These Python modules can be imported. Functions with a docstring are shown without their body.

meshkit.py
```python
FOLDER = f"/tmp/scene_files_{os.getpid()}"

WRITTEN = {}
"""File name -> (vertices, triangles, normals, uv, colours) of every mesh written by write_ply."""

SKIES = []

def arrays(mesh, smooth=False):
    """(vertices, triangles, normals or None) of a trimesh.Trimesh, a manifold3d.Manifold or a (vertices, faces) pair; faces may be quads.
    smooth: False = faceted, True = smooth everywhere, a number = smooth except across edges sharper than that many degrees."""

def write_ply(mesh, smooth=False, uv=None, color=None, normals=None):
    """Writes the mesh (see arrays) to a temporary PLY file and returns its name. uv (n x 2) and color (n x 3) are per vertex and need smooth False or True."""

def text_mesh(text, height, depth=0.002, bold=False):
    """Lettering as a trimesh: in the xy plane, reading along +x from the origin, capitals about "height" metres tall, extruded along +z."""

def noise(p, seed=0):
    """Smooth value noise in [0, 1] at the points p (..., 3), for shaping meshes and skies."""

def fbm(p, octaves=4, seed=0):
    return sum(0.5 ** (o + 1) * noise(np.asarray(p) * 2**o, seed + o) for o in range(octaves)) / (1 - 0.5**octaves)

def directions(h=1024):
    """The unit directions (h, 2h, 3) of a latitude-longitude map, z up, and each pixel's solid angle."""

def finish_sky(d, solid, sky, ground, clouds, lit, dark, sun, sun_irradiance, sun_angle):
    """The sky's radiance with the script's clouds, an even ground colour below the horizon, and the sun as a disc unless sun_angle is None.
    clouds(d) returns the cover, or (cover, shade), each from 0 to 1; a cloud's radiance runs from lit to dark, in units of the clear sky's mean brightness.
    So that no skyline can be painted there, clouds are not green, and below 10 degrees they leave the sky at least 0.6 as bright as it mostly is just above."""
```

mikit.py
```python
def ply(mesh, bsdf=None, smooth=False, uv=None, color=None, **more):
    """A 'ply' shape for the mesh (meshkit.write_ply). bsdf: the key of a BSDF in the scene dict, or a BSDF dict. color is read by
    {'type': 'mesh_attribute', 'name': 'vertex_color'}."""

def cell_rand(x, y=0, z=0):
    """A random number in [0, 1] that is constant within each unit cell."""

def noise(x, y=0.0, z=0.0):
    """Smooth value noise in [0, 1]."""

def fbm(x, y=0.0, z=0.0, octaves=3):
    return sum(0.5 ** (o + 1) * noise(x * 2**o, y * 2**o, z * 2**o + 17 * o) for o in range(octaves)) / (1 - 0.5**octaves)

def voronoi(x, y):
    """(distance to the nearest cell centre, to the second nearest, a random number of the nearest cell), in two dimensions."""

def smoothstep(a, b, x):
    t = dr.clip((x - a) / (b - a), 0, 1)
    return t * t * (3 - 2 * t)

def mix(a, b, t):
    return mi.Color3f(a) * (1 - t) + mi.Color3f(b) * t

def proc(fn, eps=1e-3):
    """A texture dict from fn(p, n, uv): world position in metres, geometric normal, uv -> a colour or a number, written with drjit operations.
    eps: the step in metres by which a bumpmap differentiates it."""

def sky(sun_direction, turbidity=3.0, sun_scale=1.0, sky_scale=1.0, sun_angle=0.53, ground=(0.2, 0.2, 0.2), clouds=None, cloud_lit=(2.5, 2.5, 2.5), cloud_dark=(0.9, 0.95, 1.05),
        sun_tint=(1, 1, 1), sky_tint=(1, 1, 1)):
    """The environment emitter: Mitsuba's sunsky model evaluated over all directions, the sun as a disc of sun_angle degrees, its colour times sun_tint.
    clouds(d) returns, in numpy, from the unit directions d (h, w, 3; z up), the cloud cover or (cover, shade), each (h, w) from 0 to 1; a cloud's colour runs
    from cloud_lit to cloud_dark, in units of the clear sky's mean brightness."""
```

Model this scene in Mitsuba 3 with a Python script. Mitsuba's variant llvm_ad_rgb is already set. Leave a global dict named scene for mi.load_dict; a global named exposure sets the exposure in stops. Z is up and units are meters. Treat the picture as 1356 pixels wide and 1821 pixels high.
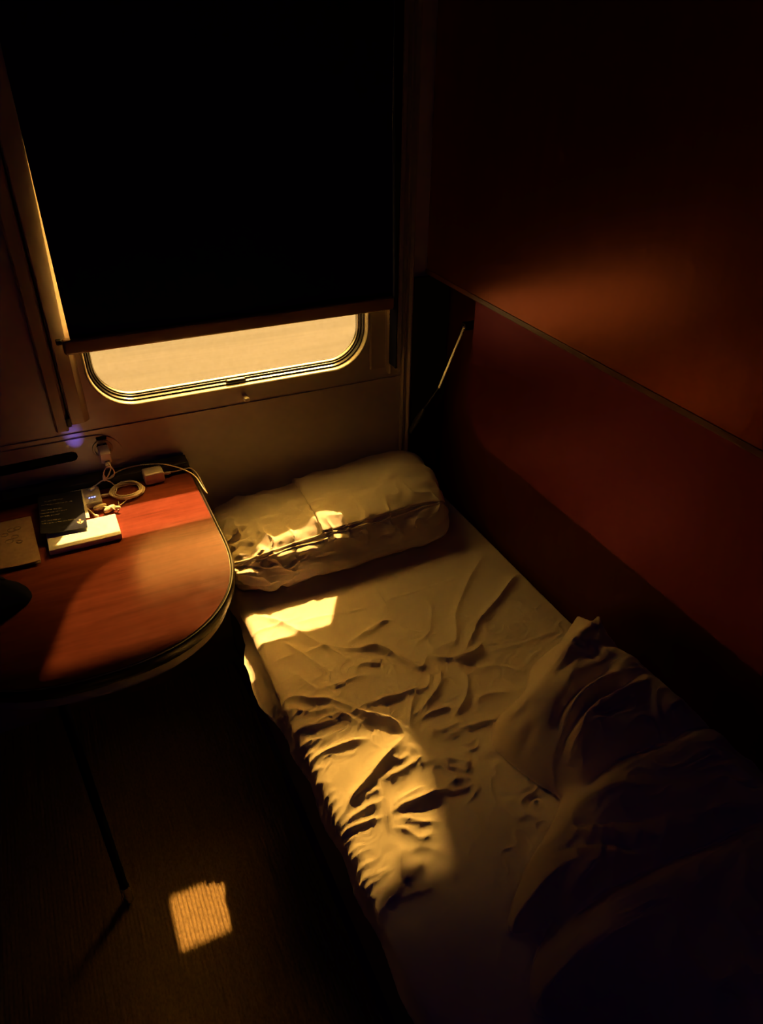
import math
import numpy as np
import trimesh
import manifold3d as m3
import mitsuba as mi
import drjit as dr
import mikit
import meshkit
from shapely.geometry import Polygon, LineString, box as sbox
from shapely import contains_xy
from scipy.spatial.transform import Rotation

T = mi.ScalarTransform4f
scene, labels = {'type': 'scene'}, {}

# ---------------------------------------------------------------- camera, sky, sun, lamps, exposure
CAM = np.array([0.0, -1.7, 1.68])
YAW, PITCH, ROLL, FOCAL = math.radians(25.41), math.radians(33.6), math.radians(0.65), 1300.0
_f = np.array([math.sin(YAW) * math.cos(PITCH), math.cos(YAW) * math.cos(PITCH), -math.sin(PITCH)])
_r = np.array([math.cos(YAW), -math.sin(YAW), 0.0])
_u = np.cross(_r, _f)
_up = -_r * math.sin(ROLL) + _u * math.cos(ROLL)
scene['camera'] = {'type': 'perspective', 'fov': math.degrees(2 * math.atan(678 / FOCAL)), 'fov_axis': 'x',
                   'near_clip': 0.02, 'far_clip': 400.0,
                   'to_world': T().look_at(origin=CAM.tolist(), target=(CAM + _f).tolist(), up=_up.tolist())}
exposure = 0.0
WARM = np.array([1.0, 0.62, 0.2])
SUN_DIR = (0.58, 1.0, 1.40)
scene['sky'] = mikit.sky(SUN_DIR, turbidity=10.0, sun_scale=17.0, sky_scale=26.0, sun_angle=0.8, ground=(0.05, 0.05, 0.05),
                         sun_tint=tuple(WARM * [1.0, 1.17, 1.6]), sky_tint=tuple(WARM * [1.0, 0.88, 0.50]))
# the yard floodlight that throws the second, lower beam through the window (its mast is built with the outdoors)
FLOOD_POS, FLOOD_RADIUS, FLOOD_RADIANCE = np.array([5.30, 16.0, 10.20]), 0.35, (6000.0, 3300.0, 700.0)
# added dim blue fill light on the ceiling behind the camera, tints the blacks
BLUE_FILL_RADIANCE = (0.04, 0.06, 1.8)

# ---------------------------------------------------------------- helpers
def put(key, mesh, mat, smooth=30, label=None, category=None, group=None, kind=None, **more):
    scene[key] = mikit.ply(mesh, mat, smooth=smooth, **more)
    tag(key, label, category, group, kind)
    return key


def tag(key, label=None, category=None, group=None, kind=None):
    d = {k: v for k, v in (('label', label), ('category', category), ('group', group), ('kind', kind)) if v}
    if d:
        labels[key] = {**labels.get(key, {}), **d}


def cat(*ms):
    return trimesh.util.concatenate([tm(m) for m in ms])


def tm(m):
    v, f, _ = meshkit.arrays(m)
    return trimesh.Trimesh(v, f, process=False)


def at(mesh, loc=(0, 0, 0), rot=None, deg=(0, 0, 0)):
    m = tm(mesh)
    v = Rotation.from_euler('xyz', deg, degrees=True).apply(m.vertices) + np.asarray(loc, float)
    return trimesh.Trimesh(v, m.faces, process=False)


def block(x0, x1, y0, y1, z0, z1):
    m = trimesh.creation.box(extents=(x1 - x0, y1 - y0, z1 - z0))
    m.apply_translation(((x0 + x1) / 2, (y0 + y1) / 2, (z0 + z1) / 2))
    return m


def rbox(x0, x1, y0, y1, z0, z1, r, seg=12):
    s = m3.Manifold.sphere(r, seg)
    pts = [s.translate((x, y, z)) for x in (x0 + r, x1 - r) for y in (y0 + r, y1 - r) for z in (z0 + r, z1 - r)]
    return tm(m3.Manifold.batch_hull(pts))


def slab(poly, z0, z1):
    m = trimesh.creation.extrude_polygon(poly, z1 - z0, engine='earcut')
    m.apply_translation((0, 0, z0))
    return m


def upright(poly, y0, y1):
    """poly in (x, z), extruded along y from y0 to y1."""
    m = trimesh.creation.extrude_polygon(poly, abs(y1 - y0), engine='earcut')
    v = np.array(m.vertices)
    v = np.stack([v[:, 0], max(y0, y1) - v[:, 2], v[:, 1]], 1)
    return trimesh.Trimesh(v, m.faces, process=False)


def rrect(cx, cz, hw, hh, r, n=10):
    out = []
    for sx, sz, a0 in ((1, 1, 0), (-1, 1, 90), (-1, -1, 180), (1, -1, 270)):
        for k in range(n + 1):
            a = math.radians(a0 + 90 * k / n)
            out.append((cx + sx * (hw - r) + r * math.cos(a), cz + sz * (hh - r) + r * math.sin(a)))
    return np.array(out)


def ring(cx, cz, hw, hh, r, profile, n=14):
    """A frame swept round a rounded rectangle in the xz plane; profile = [(inset, y), ...]."""
    rows = []
    for d, y in profile:
        p = rrect(cx, cz, hw - d, hh - d, max(r - d, 0.004), n)
        rows.append(np.stack([p[:, 0], np.full(len(p), y), p[:, 1]], 1))
    return grid_mesh(np.array(rows), wrap_v=True)


def grid_mesh(P, wrap_u=False, wrap_v=False):
    a, b = P.shape[:2]
    i = np.arange(a * b).reshape(a, b)
    if wrap_u:
        i = np.vstack([i, i[:1]])
    if wrap_v:
        i = np.hstack([i, i[:, :1]])
    q = np.stack([i[:-1, :-1], i[1:, :-1], i[1:, 1:], i[:-1, 1:]], -1).reshape(-1, 4)
    f = np.vstack([q[:, [0, 1, 2]], q[:, [0, 2, 3]]])
    return trimesh.Trimesh(P.reshape(-1, 3), f, process=False)


def spline(pts, n=8, closed=False):
    p = np.asarray(pts, float)
    if closed:
        q = np.vstack([p[-1:], p, p[:2]])
    else:
        q = np.vstack([2 * p[:1] - p[1:2], p, 2 * p[-1:] - p[-2:-1]])
    out = []
    for k in range(1, len(q) - 2):
        a, b, c, d = q[k - 1:k + 3]
        for t in np.arange(n) / n:
            out.append(0.5 * (2 * b + (c - a) * t + (2 * a - 5 * b + 4 * c - d) * t * t + (3 * b - a - 3 * c + d) * t ** 3))
    if not closed:
        out.append(q[-2])
    return np.array(out)


def tube(pts, r, sides=8):
    p = np.asarray(pts, float)
    n = len(p)
    rad = np.broadcast_to(np.asarray(r, float), (n,))
    t = np.gradient(p, axis=0)
    t /= np.linalg.norm(t, axis=1, keepdims=True) + 1e-12
    u = np.cross(t[0], [0.3, 0.5, 0.81])
    rows = []
    for k in range(n):
        u = u - t[k] * (u @ t[k])
        u /= np.linalg.norm(u) + 1e-12
        w = np.cross(t[k], u)
        a = np.linspace(0, 2 * np.pi, sides, endpoint=False)[:, None]
        rows.append(p[k] + rad[k] * (np.cos(a) * u + np.sin(a) * w))
    m = grid_mesh(np.array(rows)[:, ::-1], wrap_v=True)
    v = np.vstack([m.vertices, p[:1], p[-1:]])
    f = [m.faces]
    i = np.arange(sides)
    j = (i + 1) % sides
    f.append(np.stack([i, j, np.full(sides, n * sides)], 1)[:, ::-1])
    f.append(np.stack([j, i, np.zeros(sides, int)], 1) + np.array([(n - 1) * sides, (n - 1) * sides, n * sides + 1])[None] * 1)
    f = np.vstack(f)
    m = trimesh.Trimesh(v, f, process=False)
    trimesh.repair.fix_normals(m)
    return m


def lathe(profile, n=32):
    return trimesh.creation.revolve(np.asarray(profile, float), sections=n)


# ---------------------------------------------------------------- materials
fbm, noise, mix, sstep = mikit.fbm, mikit.noise, mikit.mix, mikit.smoothstep


def mat(name, color, rough=0.5, spec=0.5, bump=None, **more):
    c = mikit.proc(color) if callable(color) else {'type': 'rgb', 'value': list(color)}
    b = {'type': 'principled', 'base_color': c, 'roughness': mikit.proc(rough) if callable(rough) else rough, 'specular': spec, **more}
    if bump:
        b = {'type': 'bumpmap', 'nested_texture': mikit.proc(bump[0], eps=bump[2]), 'scale': bump[1], 'nested_bsdf': b}
    scene[name] = {'type': 'twosided', 'bsdf': b}
    return name


def wood_grain(p, dark, light, sx, sy, sz):
    w = fbm(p.x * sx * 0.35, p.y * sy * 0.35, p.z * sz * 0.35, 3)
    g = fbm(p.x * sx + w * 3.0, p.y * sy + w * 4.0, p.z * sz + w * 4.0, 4)
    fine = noise(p.x * sx * 5, p.y * sy * 6, p.z * sz * 6)
    return mix(dark, light, dr.clip(0.15 + 0.9 * g - 0.25 * fine, 0, 1))


TABLE_WOOD = mat('mat_table_wood', lambda p, n, uv: wood_grain(p, (0.10, 0.019, 0.012), (0.22, 0.051, 0.031), 7, 60, 60),
                 rough=lambda p, n, uv: 0.14 + 0.10 * fbm(p.x * 40, p.y * 40, p.z * 40), spec=0.09, spec_tint=0.4)
PANEL_WOOD = mat('mat_panel_wood', lambda p, n, uv: wood_grain(p, (0.048, 0.0105, 0.004), (0.070, 0.0155, 0.006), 30, 30, 4), rough=0.29, spec=1.0, spec_tint=0.9)
STRIPWOOD = mat('mat_strip_wood', (0.12, 0.035, 0.012), 0.3, 0.5)
BACK_WOOD = mat('mat_back_wood', lambda p, n, uv: wood_grain(p, (0.029, 0.0029, 0.0075), (0.042, 0.0044, 0.011), 30, 30, 4), rough=0.42, spec=0.5, spec_tint=0.8)
LINING = mat('mat_lining', lambda p, n, uv: mix((0.50, 0.42, 0.38), (0.56, 0.47, 0.42), fbm(p.x * 60, p.y * 60, p.z * 60)), rough=0.42, spec=0.5,
             bump=(lambda p, n, uv: noise(p.x * 500, p.y * 500, p.z * 500), 0.0002, 8e-4))
TRIM = mat('mat_trim', (0.42, 0.34, 0.27), 0.38, 0.5)
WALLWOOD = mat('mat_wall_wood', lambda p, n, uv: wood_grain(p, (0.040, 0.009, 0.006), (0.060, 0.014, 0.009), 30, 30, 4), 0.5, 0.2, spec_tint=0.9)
CEILPAINT = mat('mat_ceiling', (0.30, 0.28, 0.26), 0.7, 0.3)
UPHOLSTERY = mat('mat_upholstery', lambda p, n, uv: mix((0.075, 0.06, 0.055), (0.11, 0.09, 0.08), noise(p.x * 400, p.y * 400, p.z * 400)), 0.9, 0.1)
TICKING = mat('mat_ticking', (0.50, 0.44, 0.35), 0.9, 0.1)
BLINDCLOTH = mat('mat_blind', lambda p, n, uv: mix((0.004, 0.005, 0.035), (0.007, 0.008, 0.05), noise(p.x * 700, p.y * 700, p.z * 700)), 0.95, 0.05)
BLACK = mat('mat_black', (0.006, 0.006, 0.012), 0.45, 0.4)
BLACKMATT = mat('mat_black_matt', (0.005, 0.006, 0.022), 0.9, 0.1)
BARBROWN = mat('mat_bar', (0.16, 0.08, 0.05), 0.25, 0.8)
RUBBER = mat('mat_rubber', (0.012, 0.010, 0.010), 0.3, 0.5)
LIP = mat('mat_lip', (0.48, 0.42, 0.34), 0.22, 0.7)
METAL = mat('mat_metal', (0.48, 0.46, 0.44), 0.3, 0.5, metallic=1.0)
scene['mat_chrome'] = {'type': 'twosided', 'bsdf': {'type': 'roughconductor', 'material': 'Ag', 'alpha': 0.12}}
scene['mat_glass'] = {'type': 'thindielectric', 'int_ior': 1.5}
EDGEBAND = mat('mat_edge', (0.025, 0.016, 0.012), 0.25, 0.6)
LAMINATE = mat('mat_laminate', (0.50, 0.42, 0.33), 0.4, 0.4)
WHITEPLASTIC = mat('mat_white_plastic', (0.80, 0.72, 0.60), 0.3, 0.5)
CORD = mat('mat_cord', (0.78, 0.68, 0.54), 0.4, 0.4)
PAPERWHITE = mat('mat_paper_white', lambda p, n, uv: mix((0.80, 0.78, 0.70), (0.86, 0.84, 0.76), fbm(p.x * 90, p.y * 90, p.z * 90)), 0.8, 0.2)
KRAFT = mat('mat_kraft', lambda p, n, uv: mix((0.27, 0.17, 0.11), (0.40, 0.27, 0.18), fbm(p.x * 160, p.y * 160, p.z * 160)), 0.85, 0.2)
KRAFTPRINT = mat('mat_kraft_print', (0.20, 0.12, 0.08), 0.85, 0.2)
CARD = mat('mat_card', (0.004, 0.005, 0.012), 0.4, 0.4)
CARDINK = mat('mat_card_ink', (0.46, 0.40, 0.30), 0.6, 0.3)
CARDLOGO = mat('mat_card_logo', (0.75, 0.52, 0.30), 0.5, 0.3)
BANK = mat('mat_bank', (0.60, 0.54, 0.50), 0.3, 0.5)
EARGOLD = mat('mat_ear', (0.74, 0.62, 0.42), 0.22, 0.6)
HOLE = mat('mat_hole', (0.004, 0.004, 0.006), 0.8, 0.1)


def cloth(name, a, b, bump):
    def col(p, n, uv):
        return mix(a, b, fbm(p.x * 25, p.y * 25, p.z * 25))

    def weave(p, n, uv):
        return 0.5 * fbm(p.x * 90, p.y * 90, p.z * 90) + 0.12 * noise(p.x * 900, p.y * 900, p.z * 900)

    return mat(name, col, 0.92, 0.15, bump=(weave, bump, 1.2e-3), sheen=0.15)


SHEET = cloth('mat_sheet', (0.74, 0.62, 0.44), (0.79, 0.67, 0.49), 0.0012)
PILLOWCLOTH = cloth('mat_pillow', (0.76, 0.65, 0.47), (0.81, 0.70, 0.52), 0.0012)
DUVET = cloth('mat_duvet', (0.70, 0.56, 0.40), (0.76, 0.62, 0.45), 0.0015)
CARPET = mat('mat_carpet', lambda p, n, uv: mix((0.12, 0.072, 0.024), (0.25, 0.16, 0.055), fbm(p.x * 300, p.y * 160, p.z * 10)), 0.95, 0.05)
EARTH = mat('mat_earth', lambda p, n, uv: mix((0.055, 0.058, 0.078), (0.094, 0.096, 0.128), dr.clip(0.6 * fbm(p.x * 0.5, p.y * 7, p.z, 4) + 0.4 * fbm(p.x * 1.2, p.y * 26, p.z * 4, 3), 0, 1)), 0.95, 0.1)
HILL = mat('mat_hill', lambda p, n, uv: mix((0.010, 0.012, 0.006), (0.028, 0.026, 0.012), fbm(p.x * 0.6, p.y * 0.6, p.z * 0.6, 4)), 0.95, 0.05)

# ---------------------------------------------------------------- the compartment shell
WCX, WHW, WZ0, WZ1, WR = 0.4065, 0.3525, 0.922, 1.62, 0.105
WCZ, WHH = (WZ0 + WZ1) / 2, (WZ1 - WZ0) / 2
hole = Polygon(rrect(WCX, WCZ, WHW - 0.006, WHH - 0.006, WR - 0.006, 12))
wall = Polygon([(-1.0, 0.0), (1.0, 0.0), (1.0, 2.3), (-1.0, 2.3)]).difference(hole)
put('wall_window', upright(wall, 0.0, 0.036), LINING, smooth=False, label='grey-brown lined outer wall of the compartment with the window', kind='structure')
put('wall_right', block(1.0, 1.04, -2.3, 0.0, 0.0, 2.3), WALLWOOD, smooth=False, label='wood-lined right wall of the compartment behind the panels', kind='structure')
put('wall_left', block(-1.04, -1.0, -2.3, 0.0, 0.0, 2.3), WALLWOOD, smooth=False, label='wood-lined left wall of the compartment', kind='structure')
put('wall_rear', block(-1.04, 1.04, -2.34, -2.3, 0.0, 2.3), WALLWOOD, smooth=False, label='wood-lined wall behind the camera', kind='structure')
put('ceiling', block(-1.04, 1.04, -2.34, 0.03, 2.3, 2.34), CEILPAINT, smooth=False, label='pale ceiling of the compartment', kind='structure')
put('floor', block(-1.04, 1.04, -2.34, 0.03, -0.06, -0.005), UPHOLSTERY, smooth=False, label='floor under the carpet', kind='structure')


def carpet():
    xs = np.arange(-1.0, 0.30, 0.009 / 8)
    ys = np.linspace(0.0, -2.3, 150)
    X, Y = np.meshgrid(xs, ys)
    ph = X / 0.009
    amp = 0.55 + 0.9 * meshkit.noise(np.stack([np.floor(ph), Y / 0.022, X * 0], -1), 3)
    Z = 0.0025 * amp * np.abs(np.cos(np.pi * (ph - np.floor(ph) - 0.5))) ** 0.7
    return grid_mesh(np.stack([X, Y, Z], -1)[::-1])


put('carpet', carpet(), CARPET, smooth=True, label='ribbed brown carpet on the compartment floor, lit by one small patch of sun', category='carpet')

# window: painted lip, rubber gasket, metal bead, pane
FRAME = (WCX, WCZ, WHW, WHH, WR)
put('window_1', ring(*FRAME, [(0.0, 0.001), (0.0, -0.010), (0.0012, -0.0145), (0.0032, -0.016), (0.0055, -0.0145), (0.0065, -0.008), (0.0070, 0.006)]), LIP,
    smooth=50, label='train window with a rounded frame, mostly covered by the dark blind', kind='structure')
put('window_1__gasket', ring(*FRAME, [(0.0065, 0.004), (0.008, 0.000), (0.0105, -0.002), (0.012, 0.002), (0.013, 0.007), (0.015, 0.006), (0.0175, 0.008), (0.018, 0.018)]), RUBBER, smooth=50,
    label='black rubber gasket round the pane')
put('window_1__bead', ring(*FRAME, [(0.0175, 0.020), (0.018, 0.013), (0.0195, 0.0105), (0.0215, 0.012), (0.0225, 0.016), (0.0225, 0.021), (0.008, 0.036)]), METAL, smooth=50, label='bright metal inner bead')
put('window_1__gasket_joint', rbox(0.375, 0.425, -0.0035, 0.012, WZ0 + 0.0072, WZ0 + 0.0185, 0.004), RUBBER, label='pinched joint of the gasket')
pane = Polygon(rrect(WCX, WCZ, WHW - 0.0195, WHH - 0.0195, WR - 0.0195, 12))
pv, pf = trimesh.creation.triangulate_polygon(pane, engine='earcut')
scene['window_1__pane'] = mikit.ply(trimesh.Trimesh(np.stack([pv[:, 0], np.full(len(pv), 0.020), pv[:, 1]], 1), pf, process=False), 'mat_glass')
put('window_catch', rbox(0.4095, 0.4225, -0.031, 0.001, 0.887, 0.898, 0.0025), PAPERWHITE, label='small cream catch on the wall just under the window frame', category='catch')

# moulding under the window, corner post, blind guide rails
put('trim_1', upright(Polygon([(-0.36, 0.865), (0.862, 0.865), (0.862, 0.8725), (-0.36, 0.8725)]), -0.0035, 0.0), LINING, smooth=False, label='thin raised moulding line along the wall under the window', kind='structure')
post = Polygon([(0.860, 0.0), (0.860, -0.010), (0.8635, -0.014), (0.867, -0.010), (0.868, -0.006), (0.872, -0.006), (0.874, -0.014), (0.880, -0.019), (0.8845, -0.017), (0.886, 0.0)])
put('trim_2', slab(post, 0.02, 2.3), TRIM, smooth=25, label='ridged brown corner post right of the window', kind='structure')
rail_l = Polygon([(-0.036, 0.0), (-0.035, -0.012), (-0.031, -0.016), (-0.010, -0.018), (-0.0065, -0.015), (-0.006, 0.0)])
rail_l2 = Polygon([(0.0, 0.0), (0.001, -0.0205), (0.003, -0.0225), (0.008, -0.0228), (0.030, -0.0215), (0.037, -0.016), (0.041, -0.008), (0.043, 0.0)])
put('trim_3', slab(rail_l, 0.889, 2.2), TRIM, smooth=25, label='guide rail of the blind left of the window', kind='structure')
rl = np.array(rail_l2.exterior.coords)[:-1]
lv = []
for z, k in ((0.905, 0.0), (1.10, 0.0), (1.25, 0.35), (1.40, 0.75), (1.52, 1.0), (2.2, 1.0)):   # inner edge shaped narrower upwards, so the leaked light on it fades
    c = rl.copy()
    wide = np.interp(rl[:, 0], [0.008, 0.030, 0.043], [0.008, 0.0405, 0.0435])
    c[:, 0] = np.where(rl[:, 0] > 0.005, rl[:, 0] * (1 - k) + wide * k, rl[:, 0])
    lv.append(np.column_stack([c, np.full(len(c), z)]))
lm = grid_mesh(np.array(lv), wrap_v=True)
trimesh.repair.fix_normals(lm)
put('trim_3__inner_rail', lm, LAMINATE, smooth=25, label='pale sloping inner face beside the blind edge')
mir = lambda poly: Polygon([(0.811 - x, y) for x, y in poly.exterior.coords][::-1])
put('trim_4', slab(mir(rail_l), 0.889, 2.2), TRIM, smooth=25, label='guide rail of the blind right of the window', kind='structure')
put('trim_4__added_light_stop', block(0.8175, 0.8205, -0.056, -0.012, 0.92, 2.2), BLACKMATT, smooth=False)  # added black stop against light leaking past the blind edge
put('trim_4__inner_rail', slab(mir(Polygon([(0.0, 0.0), (0.001, -0.004), (0.040, -0.004), (0.044, 0.0)])), 0.905, 2.2), TRIM, smooth=25)

# right side: big veneer panel above, folded seat back below it
put('upper_berth_panel', rbox(0.925, 0.998, -2.2, -0.004, 1.150, 2.2, 0.006), PANEL_WOOD, label='reddish brown wood veneer panel above the bed on the right wall', category='wood panel')
put('upper_berth_panel__edge_strip', rbox(0.9238, 0.96, -2.2, -0.004, 1.1458, 1.1580, 0.0010), STRIPWOOD, label='thin lighter wood strip along the lower edge')
def back_shape(inset=0.0):
    # in (y, z): square top corners under the strip, large rounded bottom corners
    a = np.linspace(0, math.pi / 2, 15)
    y0, y1, z0, z1, R = -1.62 + inset, -0.247 - inset, 0.80 + inset, 1.1455, 0.12
    return np.array([(y0, z1)] + [(y0 + R - R * math.cos(t), z0 + R - R * math.sin(t)) for t in a] + [(y1 - R + R * math.sin(t), z0 + R - R * math.cos(t)) for t in a] + [(y1, z1)])


backp = Polygon(back_shape())
bm = trimesh.creation.extrude_polygon(backp, 0.03, engine='earcut')
bv = np.array(bm.vertices)
bmesh = trimesh.Trimesh(np.stack([0.960 - bv[:, 2], bv[:, 0], bv[:, 1]], 1), bm.faces[:, ::-1], process=False)
trimesh.repair.fix_normals(bmesh)
put('seat_back_panel', bmesh, BACK_WOOD, smooth=30, label='dark red board with rounded corners upright along the bed below the veneer panel', category='seat back')
eb = back_shape(-0.001)
put('seat_back_panel__edge_band', tube(np.stack([np.full(len(eb) - 2, 0.9465), eb[1:-1, 0], eb[1:-1, 1]], 1), 0.004, 6), BACK_WOOD, smooth=60)
put('seat_back_panel__wall_mount', block(0.9595, 0.9985, -1.5, -0.50, 0.88, 1.05), UPHOLSTERY, smooth=False)

# the rod of the bed's stay
ra, rb, rc, rd = np.array([0.960, -0.156, 1.046]), np.array([0.903, -0.144, 0.885]), np.array([0.886, -0.100, 0.810]), np.array([0.866, -0.060, 0.722])
ax_ = (ra - rb) / np.linalg.norm(ra - rb)
nf_ = np.array([-0.89, -0.30, 0.33])                                # the broad side of the flat bar faces out of the corner
nf_ = nf_ - ax_ * (nf_ @ ax_)
nf_ /= np.linalg.norm(nf_)
bar_ = rbox(-0.0035, 0.0035, -0.0013, 0.0013, -np.linalg.norm(ra - rb) / 2, np.linalg.norm(ra - rb) / 2, 0.0008)
bar_ = trimesh.Trimesh(np.array(bar_.vertices) @ np.stack([np.cross(nf_, ax_), nf_, ax_]) + (ra + rb) / 2, bar_.faces, process=False)
put('bed_stay', bar_, 'mat_chrome', smooth=30, label='thin shiny flat metal stay bar slanting up behind the pillow in the dark corner', category='rod')
put('bed_stay__cord', tube([rb, rc], 0.0022, 8), BLACK, smooth=60)
put('bed_stay__grip', tube([rc, rc * 0.5 + rd * 0.5, rd], [0.005, 0.009, 0.006], 12), BLACK, smooth=60, label='dark grip at the lower end')
put('bed_stay__end_knob', at(trimesh.creation.icosphere(subdivisions=2, radius=0.0055), ra), 'mat_chrome', smooth=60)
put('bed_stay__bracket', block(0.958, 0.999, -0.166, -0.146, 1.040, 1.056), BLACK, smooth=False)

CORNERSHADE = mat('mat_corner_shade', (0.016, 0.014, 0.016), 0.95, 0.05)  # black put in for the darkness of the corner recess
put('shade_trim_5', rbox(0.887, 0.9985, -0.014, 0.0, 0.02, 1.140, 0.004), CORNERSHADE, label='black strip standing in for the shade in the corner between the post and the right wall', kind='structure')
# blind
def blind_sheet(dy):
    xs, zs = np.linspace(0.040, 0.812, 60), np.linspace(1.105, 2.16, 80)
    X, Z = np.meshgrid(xs, zs)
    Y = -0.024 - 0.020 * np.clip((1.50 - Z) / 0.4, 0, 1) + 0.0012 * np.sin(X * 9 + Z * 2) * (1 - (Z - 1.1) / 1.06)
    Y = Y + dy
    front = np.stack([X, Y - 0.0005, Z], -1)
    back = np.stack([X, Y + 0.0005, Z], -1)
    return cat(grid_mesh(front[:, ::-1]), grid_mesh(back))


put('roller_blind', blind_sheet(0.0), BLINDCLOTH, smooth=True, label='dark roller blind pulled down over most of the window', category='blind')
put('roller_blind__backing', blind_sheet(0.0012), PAPERWHITE, smooth=True, label='pale reflective backing of the blind')
put('roller_blind__bottom_bar', rbox(0.022, 0.813, -0.053, -0.031, 1.079, 1.113, 0.006), BARBROWN, label='glossy brown bar along the lower edge')
put('roller_blind__end_cap', rbox(0.010, 0.0225, -0.050, -0.034, 1.103, 1.114, 0.003), BLACK)
put('roller_blind__roller', at(trimesh.creation.cylinder(radius=0.03, height=0.80, sections=32), (0.42, -0.054, 2.18), deg=(0, 90, 0)), BLACK)
put('roller_blind__roller_bracket', block(0.02, 0.06, -0.080, -0.0005, 2.21, 2.24), BLACK, smooth=False)
put('roller_blind__roller_bracket_001', block(0.78, 0.82, -0.080, -0.0005, 2.21, 2.24), BLACK, smooth=False)
put('blind_cord', tube([(-0.003, -0.0085, 2.1), (-0.003, -0.0085, 0.915)], 0.0018, 6), BLACK, label='dark blind cord in the groove left of the window', category='cord')
put('blind_cord__clip', rbox(-0.0085, 0.0015, -0.024, -0.004, 0.900, 0.922, 0.002), BLACK, label='small black clip at the cord end')

# socket panel on the wall above the table
sp = LineString([(-0.32, 0.798), (0.042, 0.798)]).buffer(0.061, quad_segs=16)
put('socket_panel', upright(sp, -0.004, 0.0), LINING, smooth=25, label='long round-ended wall panel with socket and slot above the table', category='panel')
put('socket_panel__slot', upright(LineString([(-0.2, 0.812), (-0.015, 0.816)]).buffer(0.0125), -0.0048, -0.0035), HOLE, smooth=25, label='black round-ended slot')
put('socket_panel__socket', at(lathe([(0, 0.0), (0.0225, 0.0), (0.0235, 0.002), (0.0225, 0.0045), (0.019, 0.005), (0.018, 0.0025), (0, 0.0025)], 40), (0.056, -0.0038, 0.823), deg=(90, 0, 0)), TRIM, label='round power socket')
put('socket_panel__socket__pin_hole', at(block(-0.003, 0.003, -0.001, 0.001, -0.004, 0.004), (0.048, -0.0072, 0.832), deg=(0, 30, 0)), HOLE, smooth=False)
put('socket_panel__socket__pin_hole_001', at(block(-0.003, 0.003, -0.001, 0.001, -0.004, 0.004), (0.064, -0.0072, 0.832), deg=(0, -30, 0)), HOLE, smooth=False)
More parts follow.
